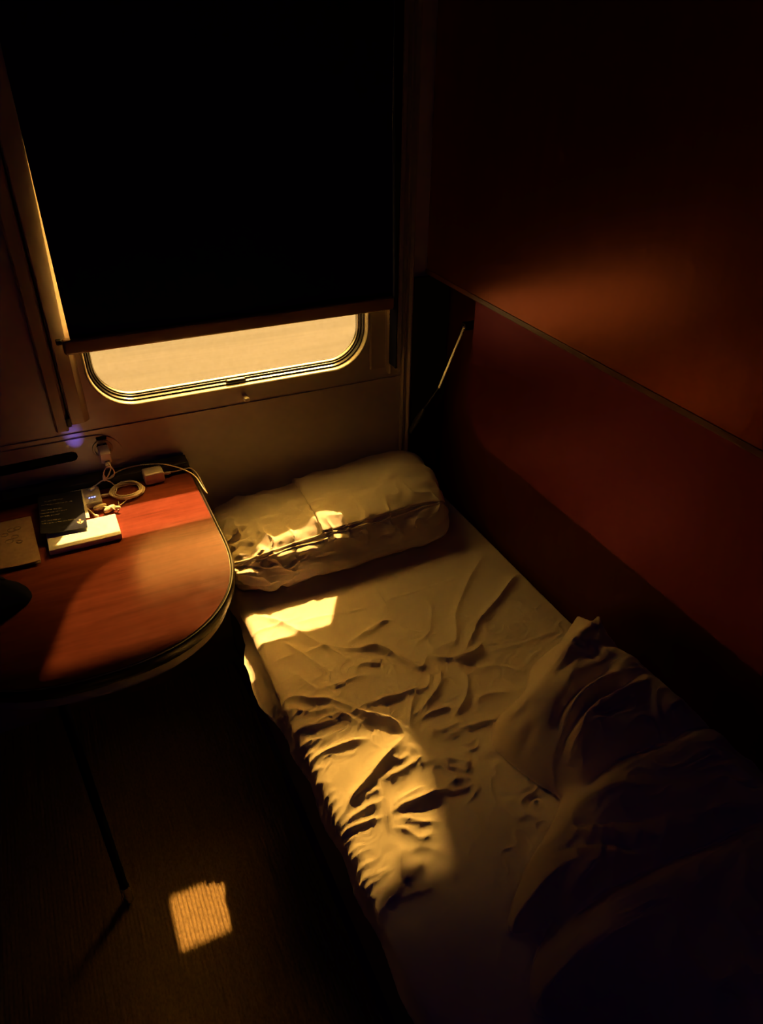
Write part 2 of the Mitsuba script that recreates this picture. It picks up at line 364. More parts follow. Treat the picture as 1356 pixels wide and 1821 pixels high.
put('socket_panel__switch', rbox(0.046, 0.070, -0.0085, -0.002, 0.8465, 0.8535, 0.002), HOLE, label='black rocker above the socket')

# ---------------------------------------------------------------- bed
RIDGES=[
 (7,9,[(292,-345),(356,-419),(396,-498),(427,-552),(450,-593)]),
 (6,8,[(328,-467),(356,-524),(379,-574),(397,-611)]),
 (4,8,[(315,-565),(346,-632),(357,-649)]),
 (3,5,[(261,-468),(296,-461),(363,-469)]),
 (3,5,[(270,-418),(302,-413),(349,-413),(399,-404)]),
 (2.5,4,[(371,-421),(454,-429),(506,-438),(587,-444)]),
 (8,8,[(434,-542),(475,-570),(516,-584),(548,-621)]),
 (6,8,[(474,-538),(508,-531),(548,-515),(601,-511)]),
 (6,7,[(450,-623),(476,-618),(518,-641)]),
 (6,6,[(378,-647),(414,-651),(460,-648)]),
 (5,7,[(366,-529),(403,-528),(440,-543)]),
 (12,10,[(269,-651),(296,-645),(331,-672),(362,-686),(387,-716),(421,-761),(462,-798)]),
 (7,8,[(269,-659),(298,-687),(325,-703),(363,-713),(384,-748)]),
 (9,9,[(272,-728),(308,-734),(351,-729),(375,-737),(401,-774)]),
 (5,6,[(372,-640),(379,-671),(384,-688)]),
 (6,7,[(415,-729),(451,-727),(496,-728)]),
 (3.5,6,[(293,-526),(320,-525),(344,-523)]),
 (14,10,[(977,-483),(900,-537),(828,-581),(771,-614),(749,-642)]),
 (8,8,[(761,-629),(730,-652),(709,-672)]),
 (10,7,[(750,-673),(721,-696),(660,-696)]),
 (8,10,[(932,-382),(847,-454),(787,-514),(746,-557),(704,-634),(682,-642),(620,-644)]),
 (6,7,[(711,-473),(704,-511),(674,-564),(652,-592),(606,-613)]),
 (6,8,[(506,-525),(530,-530),(573,-511),(597,-516)]),
 (10,9,[(488,-566),(508,-578),(531,-591),(548,-626),(572,-662),(600,-681)]),
 (6,9,[(471,-605),(493,-612),(521,-630),(530,-654),(525,-690)]),
 (2.5,4,[(617,-437),(682,-438),(755,-435),(831,-432)]),
 (3,10,[(610,-362),(610,-441),(595,-502)]),
 (10,7,[(615,-653),(657,-686),(724,-691),(749,-672)]),
 (11,9,[(624,-691),(606,-738),(564,-771),(525,-793)]),
 (12,10,[(666,-722),(659,-763),(624,-809),(579,-837)]),
 (7,7,[(595,-706),(573,-739),(544,-741)]),
 (8,6,[(434,-732),(476,-734),(519,-735),(563,-735)]),
 (9,9,[(546,-737),(515,-774),(488,-819)]),
 (9,7,[(409,-745),(451,-779),(471,-807),(481,-826)]),
 (9,7,[(525,-808),(565,-807),(596,-816)]),
 (3.5,6,[(748,-702),(804,-707),(866,-711),(941,-711)]),
 (5,7,[(695,-732),(745,-749),(788,-783)]),
 (7,11,[(638,-825),(675,-812),(726,-825)]),
 (8,10,[(573,-868),(614,-872),(673,-880)]),
 (6,7,[(603,-531),(614,-562),(633,-577),(646,-595)]),
 (6,6,[(574,-674),(591,-682),(612,-658)]),
 (9,9,[(271,-816),(305,-806),(350,-804),(400,-811)]),
 (20,15,[(469,-837),(432,-861),(392,-882),(350,-908),(313,-928),(282,-955)]),
 (7,5,[(377,-914),(364,-964),(350,-1010)]),
 (9,12,[(380,-913),(431,-907),(475,-899)]),
 (6,8,[(336,-935),(371,-928)]),
 (10,11,[(276,-970),(317,-958),(365,-952)]),
 (7,6,[(266,-981),(308,-979),(351,-982)]),
 (13,10,[(369,-979),(418,-979),(489,-982)]),
 (6,8,[(378,-967),(446,-955)]),
 (7,10,[(366,-997),(390,-1006),(411,-1022),(441,-1034)]),
 (8,10,[(359,-1006),(380,-1027),(391,-1048),(410,-1050),(423,-1041)]),
 (9,14,[(327,-1110),(354,-1099),(380,-1091)]),
 (6,12,[(314,-1131),(343,-1131),(376,-1138)]),
 (10,14,[(267,-1134),(301,-1122),(326,-1107),(347,-1065),(354,-1039)]),
 (7,8,[(419,-876),(435,-887),(457,-879)]),
 (8,14,[(516,-833),(540,-856),(597,-854)]),
 (7,12,[(499,-913),(535,-933),(555,-953)]),
 (8,14,[(497,-972),(526,-975),(539,-983)]),
 (4,12,[(363,-1061),(389,-1064),(418,-1086)]),
 (7,6,[(471,-833),(465,-806),(442,-775)]),
 (7,9,[(466,-857),(471,-882),(470,-914)]),
 (6,8,[(273,-730),(314,-741),(362,-739)]),
 (6,10,[(264,-764),(317,-774),(358,-765)]),
]
EDGE= [[(260,-831),(300,-839)],[(266,-857),(293,-878)],[(264,-895),(299,-894)],[(265,-915),(299,-907)],[(268,-934),(305,-927)],[(267,-955),(297,-945)],[(273,-996),(302,-997)],[(275,-1016),(305,-1016)],[(275,-1028),(311,-1027)],[(276,-1051),(314,-1049)],[(278,-1071),(323,-1076)],[(251,-1054),(271,-1085),(316,-1078)],[(257,-1094),(283,-1104)],[(260,-792),(296,-797)]]


def ridge_field(x, y, ridges, power=1.6, grow=1.0, taper=True):
    """The summed height (m) of folds given as (mm high, mm wide, [(mm, mm), ...]) at points x, y (m)."""
    out = np.zeros_like(x)
    for h, w, pts in ridges:
        p = spline(np.array(pts, float) * 0.001, 5)
        w = w * 0.001 * grow
        pad = w * 3.2
        m = (x > p[:, 0].min() - pad) & (x < p[:, 0].max() + pad) & (y > p[:, 1].min() - pad) & (y < p[:, 1].max() + pad)
        if not m.any():
            continue
        qx, qy = x[m], y[m]
        best, tt, side = np.full(qx.shape, 9.0), np.zeros_like(qx), np.zeros_like(qx)
        seg = np.linalg.norm(np.diff(p, axis=0), axis=1)
        acc = np.concatenate([[0], np.cumsum(seg)]) / seg.sum()
        for k in range(len(p) - 1):
            d = p[k + 1] - p[k]
            t = np.clip(((qx - p[k, 0]) * d[0] + (qy - p[k, 1]) * d[1]) / (d @ d + 1e-12), 0, 1)
            ex, ey = qx - p[k, 0] - t * d[0], qy - p[k, 1] - t * d[1]
            dist = np.hypot(ex, ey)
            b = dist < best
            best = np.where(b, dist, best)
            tt = np.where(b, acc[k] + t * (acc[k + 1] - acc[k]), tt)
        ends = np.clip(np.minimum(tt, 1 - tt) / 0.22, 0, 1) if taper else 1.0
        ends = 0.25 + 0.75 * ends if taper else 1.0
        out[m] += 0.001 * h * ends * np.exp(-(best / w) ** power)
    return out


def sheet():
    # cross profile by arc length from the left hang to the right edge
    prof = []
    for a in np.linspace(0, 1, 12, endpoint=False):
        prof.append((0.285 - 0.020, 0.365 + 0.03 * a, 2))            # tucked under (x set below)
    for a in np.linspace(0, 1, 24, endpoint=False):
        prof.append((a, 0, 1))                                       # flare and side
    for a in np.linspace(0, math.pi / 2, 10, endpoint=False):
        prof.append((0.290 - 0.018 * math.cos(a), 0.462 + 0.018 * math.sin(a), 0))
    for a in np.arange(0.290, 0.985, 0.0025):
        prof.append((a, 0.480, 0))
    prof.append((0.988, 0.478, 0))
    prof.append((0.990, 0.45, 0))
    ys = np.concatenate([np.arange(-0.008, -1.45, -0.0025), np.arange(-1.45, -2.06, -0.006)])
    P = np.zeros((len(ys), len(prof), 3))
    flare = 0.240 + 0.028 * np.clip((-(ys + 0.58)) / 0.10, 0, 1) + 0.028 * np.clip((ys + 0.44) / 0.06, 0, 1) + 0.004 * np.sin(ys * 37)
    flat = np.clip((ys + 0.64) / 0.08, 0, 1)                        # 1: lies out almost flat, 0: hangs steeply
    for j, (x, z, kind) in enumerate(prof):
        if kind == 0:
            P[:, j, 0], P[:, j, 2] = x, z
        elif kind == 1:
            a = x
            low = 0.405 + 0.012 * flat
            P[:, j, 0] = flare + (0.272 - flare) * (a ** (0.8 + 0.5 * flat))
            P[:, j, 2] = low + (0.462 - low) * a ** (1.0 + 1.6 * flat)
        else:
            a = (z - 0.365) / 0.03
            P[:, j, 0] = flare + 0.012 * (1 - a)
            P[:, j, 2] = 0.385 + (0.020 + 0.012 * flat) * a
    P[..., 1] = ys[:, None]
    d = np.linalg.norm(np.diff(P, axis=1), axis=2)
    arc = np.concatenate([np.zeros((len(ys), 1)), np.cumsum(d, axis=1)], 1)
    j0 = 12 + 24 + 10
    xe = 0.290 + arc - arc[:, j0:j0 + 1]
    ye = P[..., 1]
    h = 1.12 * ridge_field(xe, ye, RIDGES, power=1.3, grow=0.95)
    ext = [(2.8, 7.0, [(p[0][0] - 70, p[0][1] + 4), (p[0][0] - 25, p[0][1])] + p) for p in EDGE]
    h += ridge_field(xe, ye, ext, grow=0.85)
    q = np.stack([xe * 14, ye * 14, xe * 0], -1)
    h += 0.006 * (meshkit.fbm(q, 3, 5) - 0.5)
    warp = meshkit.fbm(q * 1.6, 2, 9)
    rid = 1 - np.abs(2 * meshkit.noise(np.stack([xe * 38 + warp * 5, ye * 55 - xe * 20 + warp * 4, warp], -1), 21) - 1)
    calm = np.clip((-ye - 0.50) / 0.12, 0.12, 1)
    h += 0.0022 * rid ** 3 * calm * (0.4 + 0.6 * np.clip((ye + 0.86) / 0.08, 0, 1))
    far = np.clip((xe - 0.43) / 0.06, 0, 1) * np.clip((-ye - 0.80) / 0.08, 0, 1)
    big = 1 - np.abs(2 * meshkit.noise(np.stack([xe * 9 + warp * 3, ye * 13 + xe * 5 + warp * 3, warp], -1), 52) - 1)
    h += 0.0055 * far * big ** 2.2
    thin = 1 - np.abs(2 * meshkit.noise(np.stack([xe * 20 + ye * 9 + warp * 3, ye * 34 - xe * 7 + warp * 3, warp], -1), 61) - 1)
    h += 0.0022 * thin ** 7 * calm * (0.35 + 0.65 * np.clip((ye + 0.86) / 0.08, 0, 1))
    dx = np.gradient(P, axis=1)
    nrm = np.stack([-dx[..., 2], np.zeros_like(ye), dx[..., 0]], -1)
    nrm /= np.linalg.norm(nrm, axis=2, keepdims=True) + 1e-9
    fade = np.clip(arc / 0.03, 0, 1) * np.clip((0.985 - xe) / 0.03, 0, 1)
    P = P + nrm * (h * fade)[..., None]
    return grid_mesh(P[::-1])


def build_bed():
    put('bed__base', rbox(0.300, 0.985, -2.05, -0.01, 0.08, 0.383, 0.02), UPHOLSTERY, label='dark base box')
    tag('bed', 'dark bed base under the mattress right of the table', 'bed')
    put('bed__foot', block(0.33, 0.95, -1.98, -0.06, 0.0, 0.09), UPHOLSTERY, smooth=False)
    put('mattress', rbox(0.287, 0.978, -2.04, -0.012, 0.384, 0.466, 0.025), TICKING, label='mattress of the bed under the wrinkled sheet', category='mattress')
    put('bed_sheet', sheet(), SHEET, smooth=True, label='crumpled cream bed sheet spread over the mattress with sun patches on it', category='bed sheet')


# pillow
PC, PA, PB, PH = np.array([0.588, -0.147, 0.556]), 0.318, 0.146, 0.080


def pillow_surface(u, phi, off=0.0):
    """u from -1 (left) to 1 (right), phi round the cross section from the back (0) over the top."""
    n = 3.2
    c, s = np.cos(phi), np.sin(phi)
    k = (np.abs(c) ** n + np.abs(s) ** n) ** (-1 / n)
    end = (1 - np.abs(u) ** np.where(u > 0, 16, 7)) ** 0.45
    endz = (1 - np.abs(u) ** np.where(u > 0, 9, 5)) ** 0.5
    lift = np.interp(u, [-1, -0.6, 0.2, 0.7, 1], [-0.010, -0.006, 0.002, 0.018, 0.020])
    lift = lift * (0.5 + 0.5 * c) - 0.016 * np.clip(-c, 0, 1) * (s > 0) * s - 0.008 * np.clip(-u - 0.2, 0, 1)
    b = PB * (0.55 + 0.45 * end) * (1 - 0.05 * np.clip(u, 0, 1))
    hgt = PH * (0.12 + 0.88 * endz) * (1 + 0.10 * np.interp(u, [-1, -0.7, 0, 0.6, 1], [-1.2, -0.6, 0.1, 1.1, 0.4]))
    x = PC[0] + PA * u + 0.012 * c * (u > 0) * u
    y = PC[1] + b * k * c + 0.032 * s * k * np.clip(-c, 0, 1)
    z = PC[2] + hgt * k * s + lift
    nx = np.stack([np.sign(u) * np.abs(u) ** 9 * 0.8, c * k, s * k * 1.6], -1)
    nx /= np.linalg.norm(nx, axis=-1, keepdims=True)
    # folds: short creases fanned out from the front seam, dents in the left end, slow bulges
    seam = np.exp(-((phi - 2.52) / 0.09) ** 2)
    q = np.stack([u * 3.2, np.cos(phi) * 1.7, np.sin(phi) * 1.7], -1)
    d = 0.020 * (meshkit.fbm(q * 1.3, 3, 4) - 0.5)
    crease = 1 - np.abs(2 * meshkit.noise(np.stack([u * 13 + 1.2 * meshkit.fbm(q * 2, 2, 8), phi * 2.0, phi * 0], -1), 14) - 1)
    near = np.exp(-((phi - 2.55) / 0.55) ** 2)
    d += 0.010 * crease ** 2.5 * near + 0.006 * (meshkit.noise(np.stack([u * 9, phi * 5, u * 0], -1), 44) - 0.5)
    left = np.clip((-0.35 - u) / 0.5, 0, 1)
    wq = meshkit.fbm(q * 2.2, 2, 18)
    lump = 1 - np.abs(2 * meshkit.noise(np.stack([u * 8 + phi + 2.5 * wq, phi * 3.0 - u * 4 + 2 * wq, u * 0], -1), 33) - 1)
    d += 0.007 * (1 - np.abs(2 * meshkit.noise(np.stack([u * 6 + 3 * wq, phi * 2.4 - u * 2, wq], -1), 71) - 1)) ** 2 * np.clip(0.35 - u, 0.15, 1)
    d += left * 0.020 * (lump - 0.5)
    d += off
    P = np.stack([x, y, z], -1) + nx * d[..., None]
    P[..., 2] = np.maximum(P[..., 2], 0.4835)
    P[..., 1] = np.minimum(P[..., 1], -0.006)
    return P, seam


def build_pillow():
    u = np.sin(np.linspace(-1, 1, 261) * math.pi / 2) * 0.35 + np.linspace(-1, 1, 261) * 0.65
    phi = np.linspace(0, 2 * math.pi, 241)[:-1]
    U, F = np.meshgrid(u, phi, indexing='ij')
    P, _ = pillow_surface(U, F)
    m = grid_mesh(P, wrap_v=True)
    ends = np.vstack([P[0].mean(0), P[-1].mean(0)])
    v = np.vstack([m.vertices, ends])
    i = np.arange(240)
    j = (i + 1) % 240
    c = len(m.vertices)
    f = np.vstack([m.faces, np.stack([i, j, np.full(240, c)], 1), np.stack([j + 260 * 240, i + 260 * 240, np.full(240, c + 1)], 1)])
    m = trimesh.Trimesh(v, f, process=False)
    if m.volume < 0:
        m = trimesh.Trimesh(v, f[:, ::-1], process=False)
    put('pillow', m, PILLOWCLOTH, smooth=True, label='plump cream pillow at the head of the bed against the wall', category='pillow')
    # the pillowcase flap over the right part of the top
    u2 = np.linspace(-0.215, 0.985, 170)
    p2 = np.linspace(0.25, 2.50, 150)
    U, F = np.meshgrid(u2, p2, indexing='ij')
    U = U + 0.02 * (F - 1.3) * (1 - (U + 0.215) / 1.2) * -1
    rim = np.minimum(np.clip((U - U[:1]) / 0.012, 0, 1), np.clip((2.50 - F) / 0.03, 0, 1))
    off = 0.0040 + (0.0040 + 0.006 * np.clip((1.6 - F) / 1.0, 0, 1)) * np.sqrt(rim)
    A, _ = pillow_surface(U, F, off)
    B, _ = pillow_surface(U, F, 0.0 * off - 0.001)
    rows = np.concatenate([B[:1], A], 0)
    rows = np.concatenate([rows, np.concatenate([B[:1, -1:], B[:, -1:]], 0)], 1)
    m = grid_mesh(rows)
    put('pillow__pillowcase_flap', m, PILLOWCLOTH, smooth=50, label='folded-over flap of the pillowcase')
    # piping along the front seam
    uu = np.linspace(-0.93, 0.93, 160)
    Q, _ = pillow_surface(uu, np.full(160, 2.56) + 0.03 * np.sin(uu * 5), 0.0012)
    put('pillow__seam', tube(Q, 0.0028, 8), PILLOWCLOTH, smooth=60, label='raised seam along the front edge')
    Q, _ = pillow_surface(np.linspace(-0.80, -0.20, 60), np.full(60, 2.64) + 0.02 * np.sin(np.linspace(0, 9, 60)), 0.001)
    put('pillow__seam_001', tube(Q, 0.0022, 8), PILLOWCLOTH, smooth=60)


# duvet
DUVET_OUTLINE = [(0.995, -0.775), (0.90, -0.770), (0.82, -0.782), (0.755, -0.842), (0.662, -0.880), (0.622, -0.930), (0.628, -0.985), (0.650, -1.045), (0.668, -1.085), (0.640, -1.112), (0.585, -1.145), (0.525, -1.178),
                 (0.462, -1.228), (0.452, -1.252), (0.50, -1.272), (0.462, -1.300), (0.425, -1.338), (0.425, -1.368), (0.48, -1.42), (0.55, -1.55), (0.60, -1.75), (0.995, -1.78)]
DUVET_FOLDS = [(26, 16, [(985, -820), (922, -832), (851, -858), (787, -878), (760, -885)]), (-10, 14, [(975, -880), (900, -892), (830, -905)]),
               (-26, 14, [(900, -932), (837, -950), (760, -972), (705, -1010), (665, -1055)]), (24, 13, [(880, -965), (818, -972), (745, -992), (694, -1024), (650, -1068)]),
               (22, 12, [(920, -1005), (862, -1012), (787, -1016), (720, -1040), (690, -1068), (672, -1095)]), (-26, 13, [(900, -990), (800, -1000), (730, -1018), (688, -1050)]),
               (16, 12, [(780, -1045), (735, -1050), (712, -1060), (700, -1105)]), (-46, 24, [(640, -1104), (700, -1105), (800, -1110), (960, -1120)]),
               (22, 18, [(470, -1225), (510, -1188), (590, -1160), (640, -1142), (700, -1172), (760, -1200)]), (-24, 14, [(610, -1166), (660, -1200), (720, -1240)]),
               (-22, 13, [(555, -1190), (610, -1222), (680, -1280)]), (18, 12, [(470, -1236), (520, -1262), (600, -1270)]), (-40, 20, [(470, -1290), (540, -1290), (700, -1300), (900, -1310)]),
               (20, 16, [(440, -1330), (430, -1355), (445, -1390), (520, -1430)]), (-14, 12, [(625, -952), (660, -940), (690, -948)]), (-12, 10, [(640, -990), (670, -975)])]


def duvet():
    poly = Polygon(spline(np.array(DUVET_OUTLINE), 5, closed=True)).buffer(0)
    xs, ys = np.arange(0.40, 0.9985, 0.0035), np.arange(-0.74, -1.81, -0.0035)
    X, Y = np.meshgrid(xs, ys)
    ins = contains_xy(poly, X, Y)
    ring_ = np.array(poly.exterior.segmentize(0.004).coords)
    from scipy.spatial import cKDTree
    d, _ = cKDTree(ring_).query(np.stack([X.ravel(), Y.ravel()], 1))
    d = np.where(ins, d.reshape(X.shape), -d.reshape(X.shape))
    R = 0.115
    H = 0.112 + 0.02 * meshkit.noise(np.stack([X * 6, Y * 6, X * 0], -1), 3)
    t = np.clip(d / R, 0, 1)
    edge = 1 - (1 - t) ** 2.2
    h = H * edge
    # the boards at the right hold the heap down a little
    f = ridge_field(X, Y, DUVET_FOLDS, power=1.8)
    q = np.stack([X * 12, Y * 12, X * 0], -1)
    w = meshkit.fbm(q, 2, 7)
    rid = 1 - np.abs(2 * meshkit.noise(np.stack([X * 16 + w * 4, Y * 34 + w * 5, w], -1), 11) - 1)
    h = h + (f + 0.009 * (rid ** 2 - 0.4) + 0.012 * (w - 0.5)) * np.clip(edge * 1.2, 0, 1)
    Z = 0.487 + np.maximum(h, -0.002)
    P = np.stack([X, Y, Z], -1)
    m = grid_mesh(P[::-1])
    keep = (d[::-1].ravel() > -0.006)[m.faces].all(1)
    m = trimesh.Trimesh(m.vertices, m.faces[keep], process=False)
    m.remove_unreferenced_vertices()
    return m


# ---------------------------------------------------------------- table
def dshape(inset=0.0):
    a = np.linspace(0, math.pi, 73)
    n = 2.4
    x = -0.05 + (0.302 - inset) * np.sign(np.cos(a)) * np.abs(np.cos(a)) ** (2 / n)
    y = -0.36 - (0.327 - inset) * np.abs(np.sin(a)) ** (2 / n)
    return np.vstack([[(0.252 - inset, -0.024)], np.stack([x, y], 1), [(-0.352 + inset, -0.024)]])


TZ = 0.737


def build_table():
    put('table', slab(Polygon(dshape(0.008)), TZ - 0.024, TZ), TABLE_WOOD, smooth=25, label='fixed table with a rounded front, glossy red-brown wood top, under the window', category='table')
    prof = [(0.0085, TZ - 0.001), (0.0065, TZ - 0.0015), (0.005, TZ + 0.0006), (0.002, TZ + 0.0008), (0.0, TZ - 0.003), (-0.001, TZ - 0.012), (0.0, TZ - 0.022), (0.003, TZ - 0.026), (0.010, TZ - 0.026)]
    rows = []
    for d, z in prof:
        p = dshape(d)
        rows.append(np.stack([p[:, 0], p[:, 1], np.full(len(p), z)], 1))
    m = grid_mesh(np.array(rows))
    trimesh.repair.fix_normals(m)
    put('table__edge_band', m, EDGEBAND, smooth=50, label='dark rounded edging round the top')
    put('table__lower_leaf', slab(Polygon(dshape(0.013)), TZ - 0.055, TZ - 0.027), LAMINATE, smooth=25, label='pale laminate leaf folded under the top')
    put('table__wall_rail', rbox(-0.352, 0.246, -0.050, -0.0045, TZ - 0.03, TZ + 0.027, 0.003), BLACK, label='black wall rail along the back of the table')
    put('table__leg', cat(trimesh.creation.cylinder(radius=0.009, height=0.62, sections=20, transform=np.array([[1, 0, 0, -0.128], [0, 1, 0, -0.640], [0, 0, 1, 0.366], [0, 0, 0, 1.0]]))), BLACKMATT, smooth=40, label='slim dark leg')
    put('table__leg__foot', trimesh.creation.cylinder(radius=0.011, height=0.055, sections=20, transform=np.array([[1, 0, 0, -0.128], [0, 1, 0, -0.640], [0, 0, 1, 0.0325], [0, 0, 0, 1.0]])), 'mat_chrome', smooth=40, label='metal foot sleeve')


def emb(cx, cy, r, w, z):
    a = np.linspace(0, 2 * np.pi, 25)
    return tube(np.stack([cx + r * np.cos(a), cy + r * np.sin(a) * 0.9, np.full(25, z)], 1), w, 5)


def build_table_things():
    # power bank with three blue lights
    z0 = TZ + 0.0003
    put('power_bank', rbox(-0.107, 0.026, -0.129, -0.053, z0, z0 + 0.015, 0.004), BANK, label='pale grey power bank with three blue lights, partly under the black card', category='power bank')
    for k, x in enumerate((0.000, 0.006, 0.012)):
        s = put('power_bank__light' + ('' if k == 0 else '_%03d' % k), at(trimesh.creation.cylinder(radius=0.0016, height=0.0006, sections=14), (x, -0.104, z0 + 0.0153)), BANK, smooth=False, label='small blue light' if k == 0 else None)
        scene[s]['emitter'] = {'type': 'area', 'radiance': {'type': 'rgb', 'value': [0.9, 1.6, 9.0]}}
    put('power_bank__port', block(0.0255, 0.0262, -0.098, -0.082, z0 + 0.004, z0 + 0.010), HOLE, smooth=False)
    # added spot that stands in for the LED glow on the wall
    scene['added_led_spot'] = {'type': 'spot', 'to_world': T().look_at(origin=(0.006, -0.108, z0 + 0.022), target=(-0.001, 0.0, 0.869), up=(1, 0, 0)),
                                 'intensity': {'type': 'rgb', 'value': [0.010, 0.008, 0.055]}, 'cutoff_angle': 9.5, 'beam_width': 3.0}
    # white box
    a = Rotation.from_euler('z', -1.0, degrees=True)
    put('white_box', at(rbox(-0.0745, 0.0745, -0.045, 0.045, 0, 0.013, 0.002), (-0.029, -0.2375, z0), deg=(0, 0, 0.5)), PAPERWHITE, label='bright white flat box at the front of the things on the table', category='box')
    # leaflet and black card on top
    put('paper_leaflet', at(block(-0.0475, 0.0475, -0.062, 0.062, 0, 0.0014), (-0.0575, -0.128, z0 + 0.0165), deg=(2.0, 0, 1.0)), PAPERWHITE, smooth=False, label='white paper leaflet showing as a bright edge beneath the black card', category='leaflet')

    def curl(xs, ys, zf, th):
        X, Y = np.meshgrid(xs, ys)
        Z = zf(X, Y)
        top, bot = np.stack([X, Y, Z + th], -1), np.stack([X, Y, Z], -1)
        up, dn = grid_mesh(top), grid_mesh(bot[:, ::-1])
        loop = lambda P: np.concatenate([P[0, :], P[1:, -1], P[-1, -2::-1], P[-2:0:-1, 0]])
        return cat(up, dn, grid_mesh(np.stack([loop(bot), loop(top)]), wrap_v=True))

    cz = lambda X, Y: z0 + 0.0195 + (Y + 0.155) * 0.035 + 0.003 * np.clip((-Y - 0.20) / 0.03, 0, 1) ** 2 + 0.004 * np.clip((-0.07 - X) / 0.04, 0, 1) ** 2 * np.clip((-Y - 0.15) / 0.08, 0, 1)
    card = curl(np.linspace(-0.111, -0.016, 24), np.linspace(-0.231, -0.070, 30), cz, 0.0009)
    shear = lambda m: trimesh.Trimesh(np.stack([m.vertices[:, 0] + 0.03 * (m.vertices[:, 1] + 0.15), m.vertices[:, 1] - 0.09 * (m.vertices[:, 0] + 0.06), m.vertices[:, 2]], 1), m.faces, process=False)
    put('black_card', shear(card), CARD, smooth=30, label='black printed card with pale small print lying on the power bank and white box', category='card')
    rng = np.random.default_rng(5)
    strokes = []
    for (xa, xb, ya, yb) in ((-0.099, -0.056, -0.093, -0.095), (-0.105, -0.038, -0.106, -0.114), (-0.106, -0.062, -0.127, -0.134), (-0.109, -0.053, -0.140, -0.145), (-0.110, -0.068, -0.152, -0.156), (-0.109, -0.070, -0.172, -0.177), (-0.109, -0.041, -0.183, -0.190)):
        x = xa + 0.001
        gap = 0
        while x < xb:
            t = (x - xa) / (xb - xa)
            y = ya + (yb - ya) * t
            w = rng.uniform(0.0008, 0.0017)
            h = rng.choice([0.0020, 0.0020, 0.0030])
            if gap < rng.integers(4, 9):
                zz = float(cz(np.array(x), np.array(y))) + 0.0012
                strokes.append(block(x, x + 0.0004, y - 0.0010, y - 0.0010 + h, zz, zz + 0.0002))
                strokes.append(block(x, x + w, y - 0.0010 + rng.choice([0.0, 0.0007, 0.0016]), y - 0.0006 + rng.choice([0.0, 0.0007, 0.0014]), zz, zz + 0.0002))
                if rng.random() < 0.5:
                    strokes.append(block(x + w - 0.0004, x + w, y - 0.0010, y + 0.0010, zz, zz + 0.0002))
                gap += 1
                x += w + 0.0005
            else:
                gap = 0
                x += 0.0018
    put('black_card__small_print', cat(*strokes), CARDINK, smooth=False, label='rows of tiny pale print', kind='stuff')
    zl = float(cz(np.array(-0.03), np.array(-0.203))) + 0.0012
    wing = Polygon([(-0.0385, -0.2015), (-0.034, -0.2035), (-0.0318, -0.2022), (-0.0300, -0.2022), (-0.027, -0.2038), (-0.0225, -0.2022), (-0.025, -0.2095), (-0.0300, -0.2145), (-0.0355, -0.2090)])
    wing = wing.difference(LineString([(-0.0305, -0.2045), (-0.0303, -0.2095)]).buffer(0.0011))
    head = LineString([(-0.0318, -0.1985), (-0.0312, -0.1955), (-0.0290, -0.1955), (-0.0285, -0.1985), (-0.0300, -0.2005)]).buffer(0.0010)
    put('black_card__emblem', cat(slab(wing, zl, zl + 0.0003), slab(head, zl, zl + 0.0003)), CARDLOGO, smooth=False, label='small gold winged emblem')
    # kraft paper bag lying flat and a black pouch in front of it
    kz = lambda X, Y: z0 + 0.006 + 0.004 * meshkit.noise(np.stack([X * 18, Y * 18, X * 0], -1), 2)
    bag = curl(np.linspace(-0.32, -0.130, 40), np.linspace(-0.302, -0.119, 40), kz, 0.0012)
    bag = trimesh.Trimesh(np.stack([bag.vertices[:, 0] - 0.05 * (bag.vertices[:, 1] + 0.119), bag.vertices[:, 1], bag.vertices[:, 2]], 1), bag.faces, process=False)
    bag2 = curl(np.linspace(-0.32, -0.131, 40), np.linspace(-0.300, -0.121, 40), lambda X, Y: z0 + 0.0 * X, 0.0008)
    bag2 = trimesh.Trimesh(np.stack([bag2.vertices[:, 0] - 0.05 * (bag2.vertices[:, 1] + 0.119), bag2.vertices[:, 1], bag2.vertices[:, 2]], 1), bag2.faces, process=False)
    put('paper_bag', cat(bag, bag2), KRAFT, smooth=30, label='flat brown paper bag at the left end of the table', category='paper bag')
    prints = []
    for (cx, cy, r) in ((-0.172, -0.160, 0.008), (-0.160, -0.158, 0.007), (-0.166, -0.190, 0.007), (-0.178, -0.205, 0.008), (-0.158, -0.215, 0.006), (-0.186, -0.175, 0.007)):
        prints.append(emb(cx, cy, r, 0.0006, float(kz(np.array(cx), np.array(cy))) + 0.0014))
    put('paper_bag__printed_rings', cat(*prints), KRAFTPRINT, smooth=60, label='faint darker printed rings')
    th = np.linspace(0, np.pi / 2, 16)
    A, B = np.meshgrid(np.linspace(0, 2 * np.pi, 49)[:-1], th, indexing='xy')
    rr = 1 + 0.10 * np.cos(3 * A + 0.7) + 0.05 * np.cos(5 * A)
    P = np.stack([-0.225 + 0.070 * rr * np.cos(A) * np.cos(B), -0.400 + 0.075 * rr * np.sin(A) * np.cos(B), TZ + 0.001 + 0.045 * np.sin(B)], -1)
    m = grid_mesh(P, wrap_v=True)
    put('black_pouch', m, BLACKMATT, smooth=True, label='soft black pouch in front of the brown paper bag', category='pouch')
    put('black_pouch__zip', tube(spline([(-0.27, -0.37, TZ + 0.036), (-0.245, -0.37, TZ + 0.041), (-0.21, -0.37, TZ + 0.041), (-0.185, -0.385, TZ + 0.038)], 6), 0.0014, 6), BLACK, smooth=60)
    # plug adapter in the socket
    put('plug_adapter', cat(at(rbox(-0.0125, 0.0125, -0.050, -0.010, -0.014, 0.014, 0.003), (0.057, 0.0, 0.823), deg=(8, 0, 0))), WHITEPLASTIC, label='white plug adapter pushed into the wall socket', category='plug')
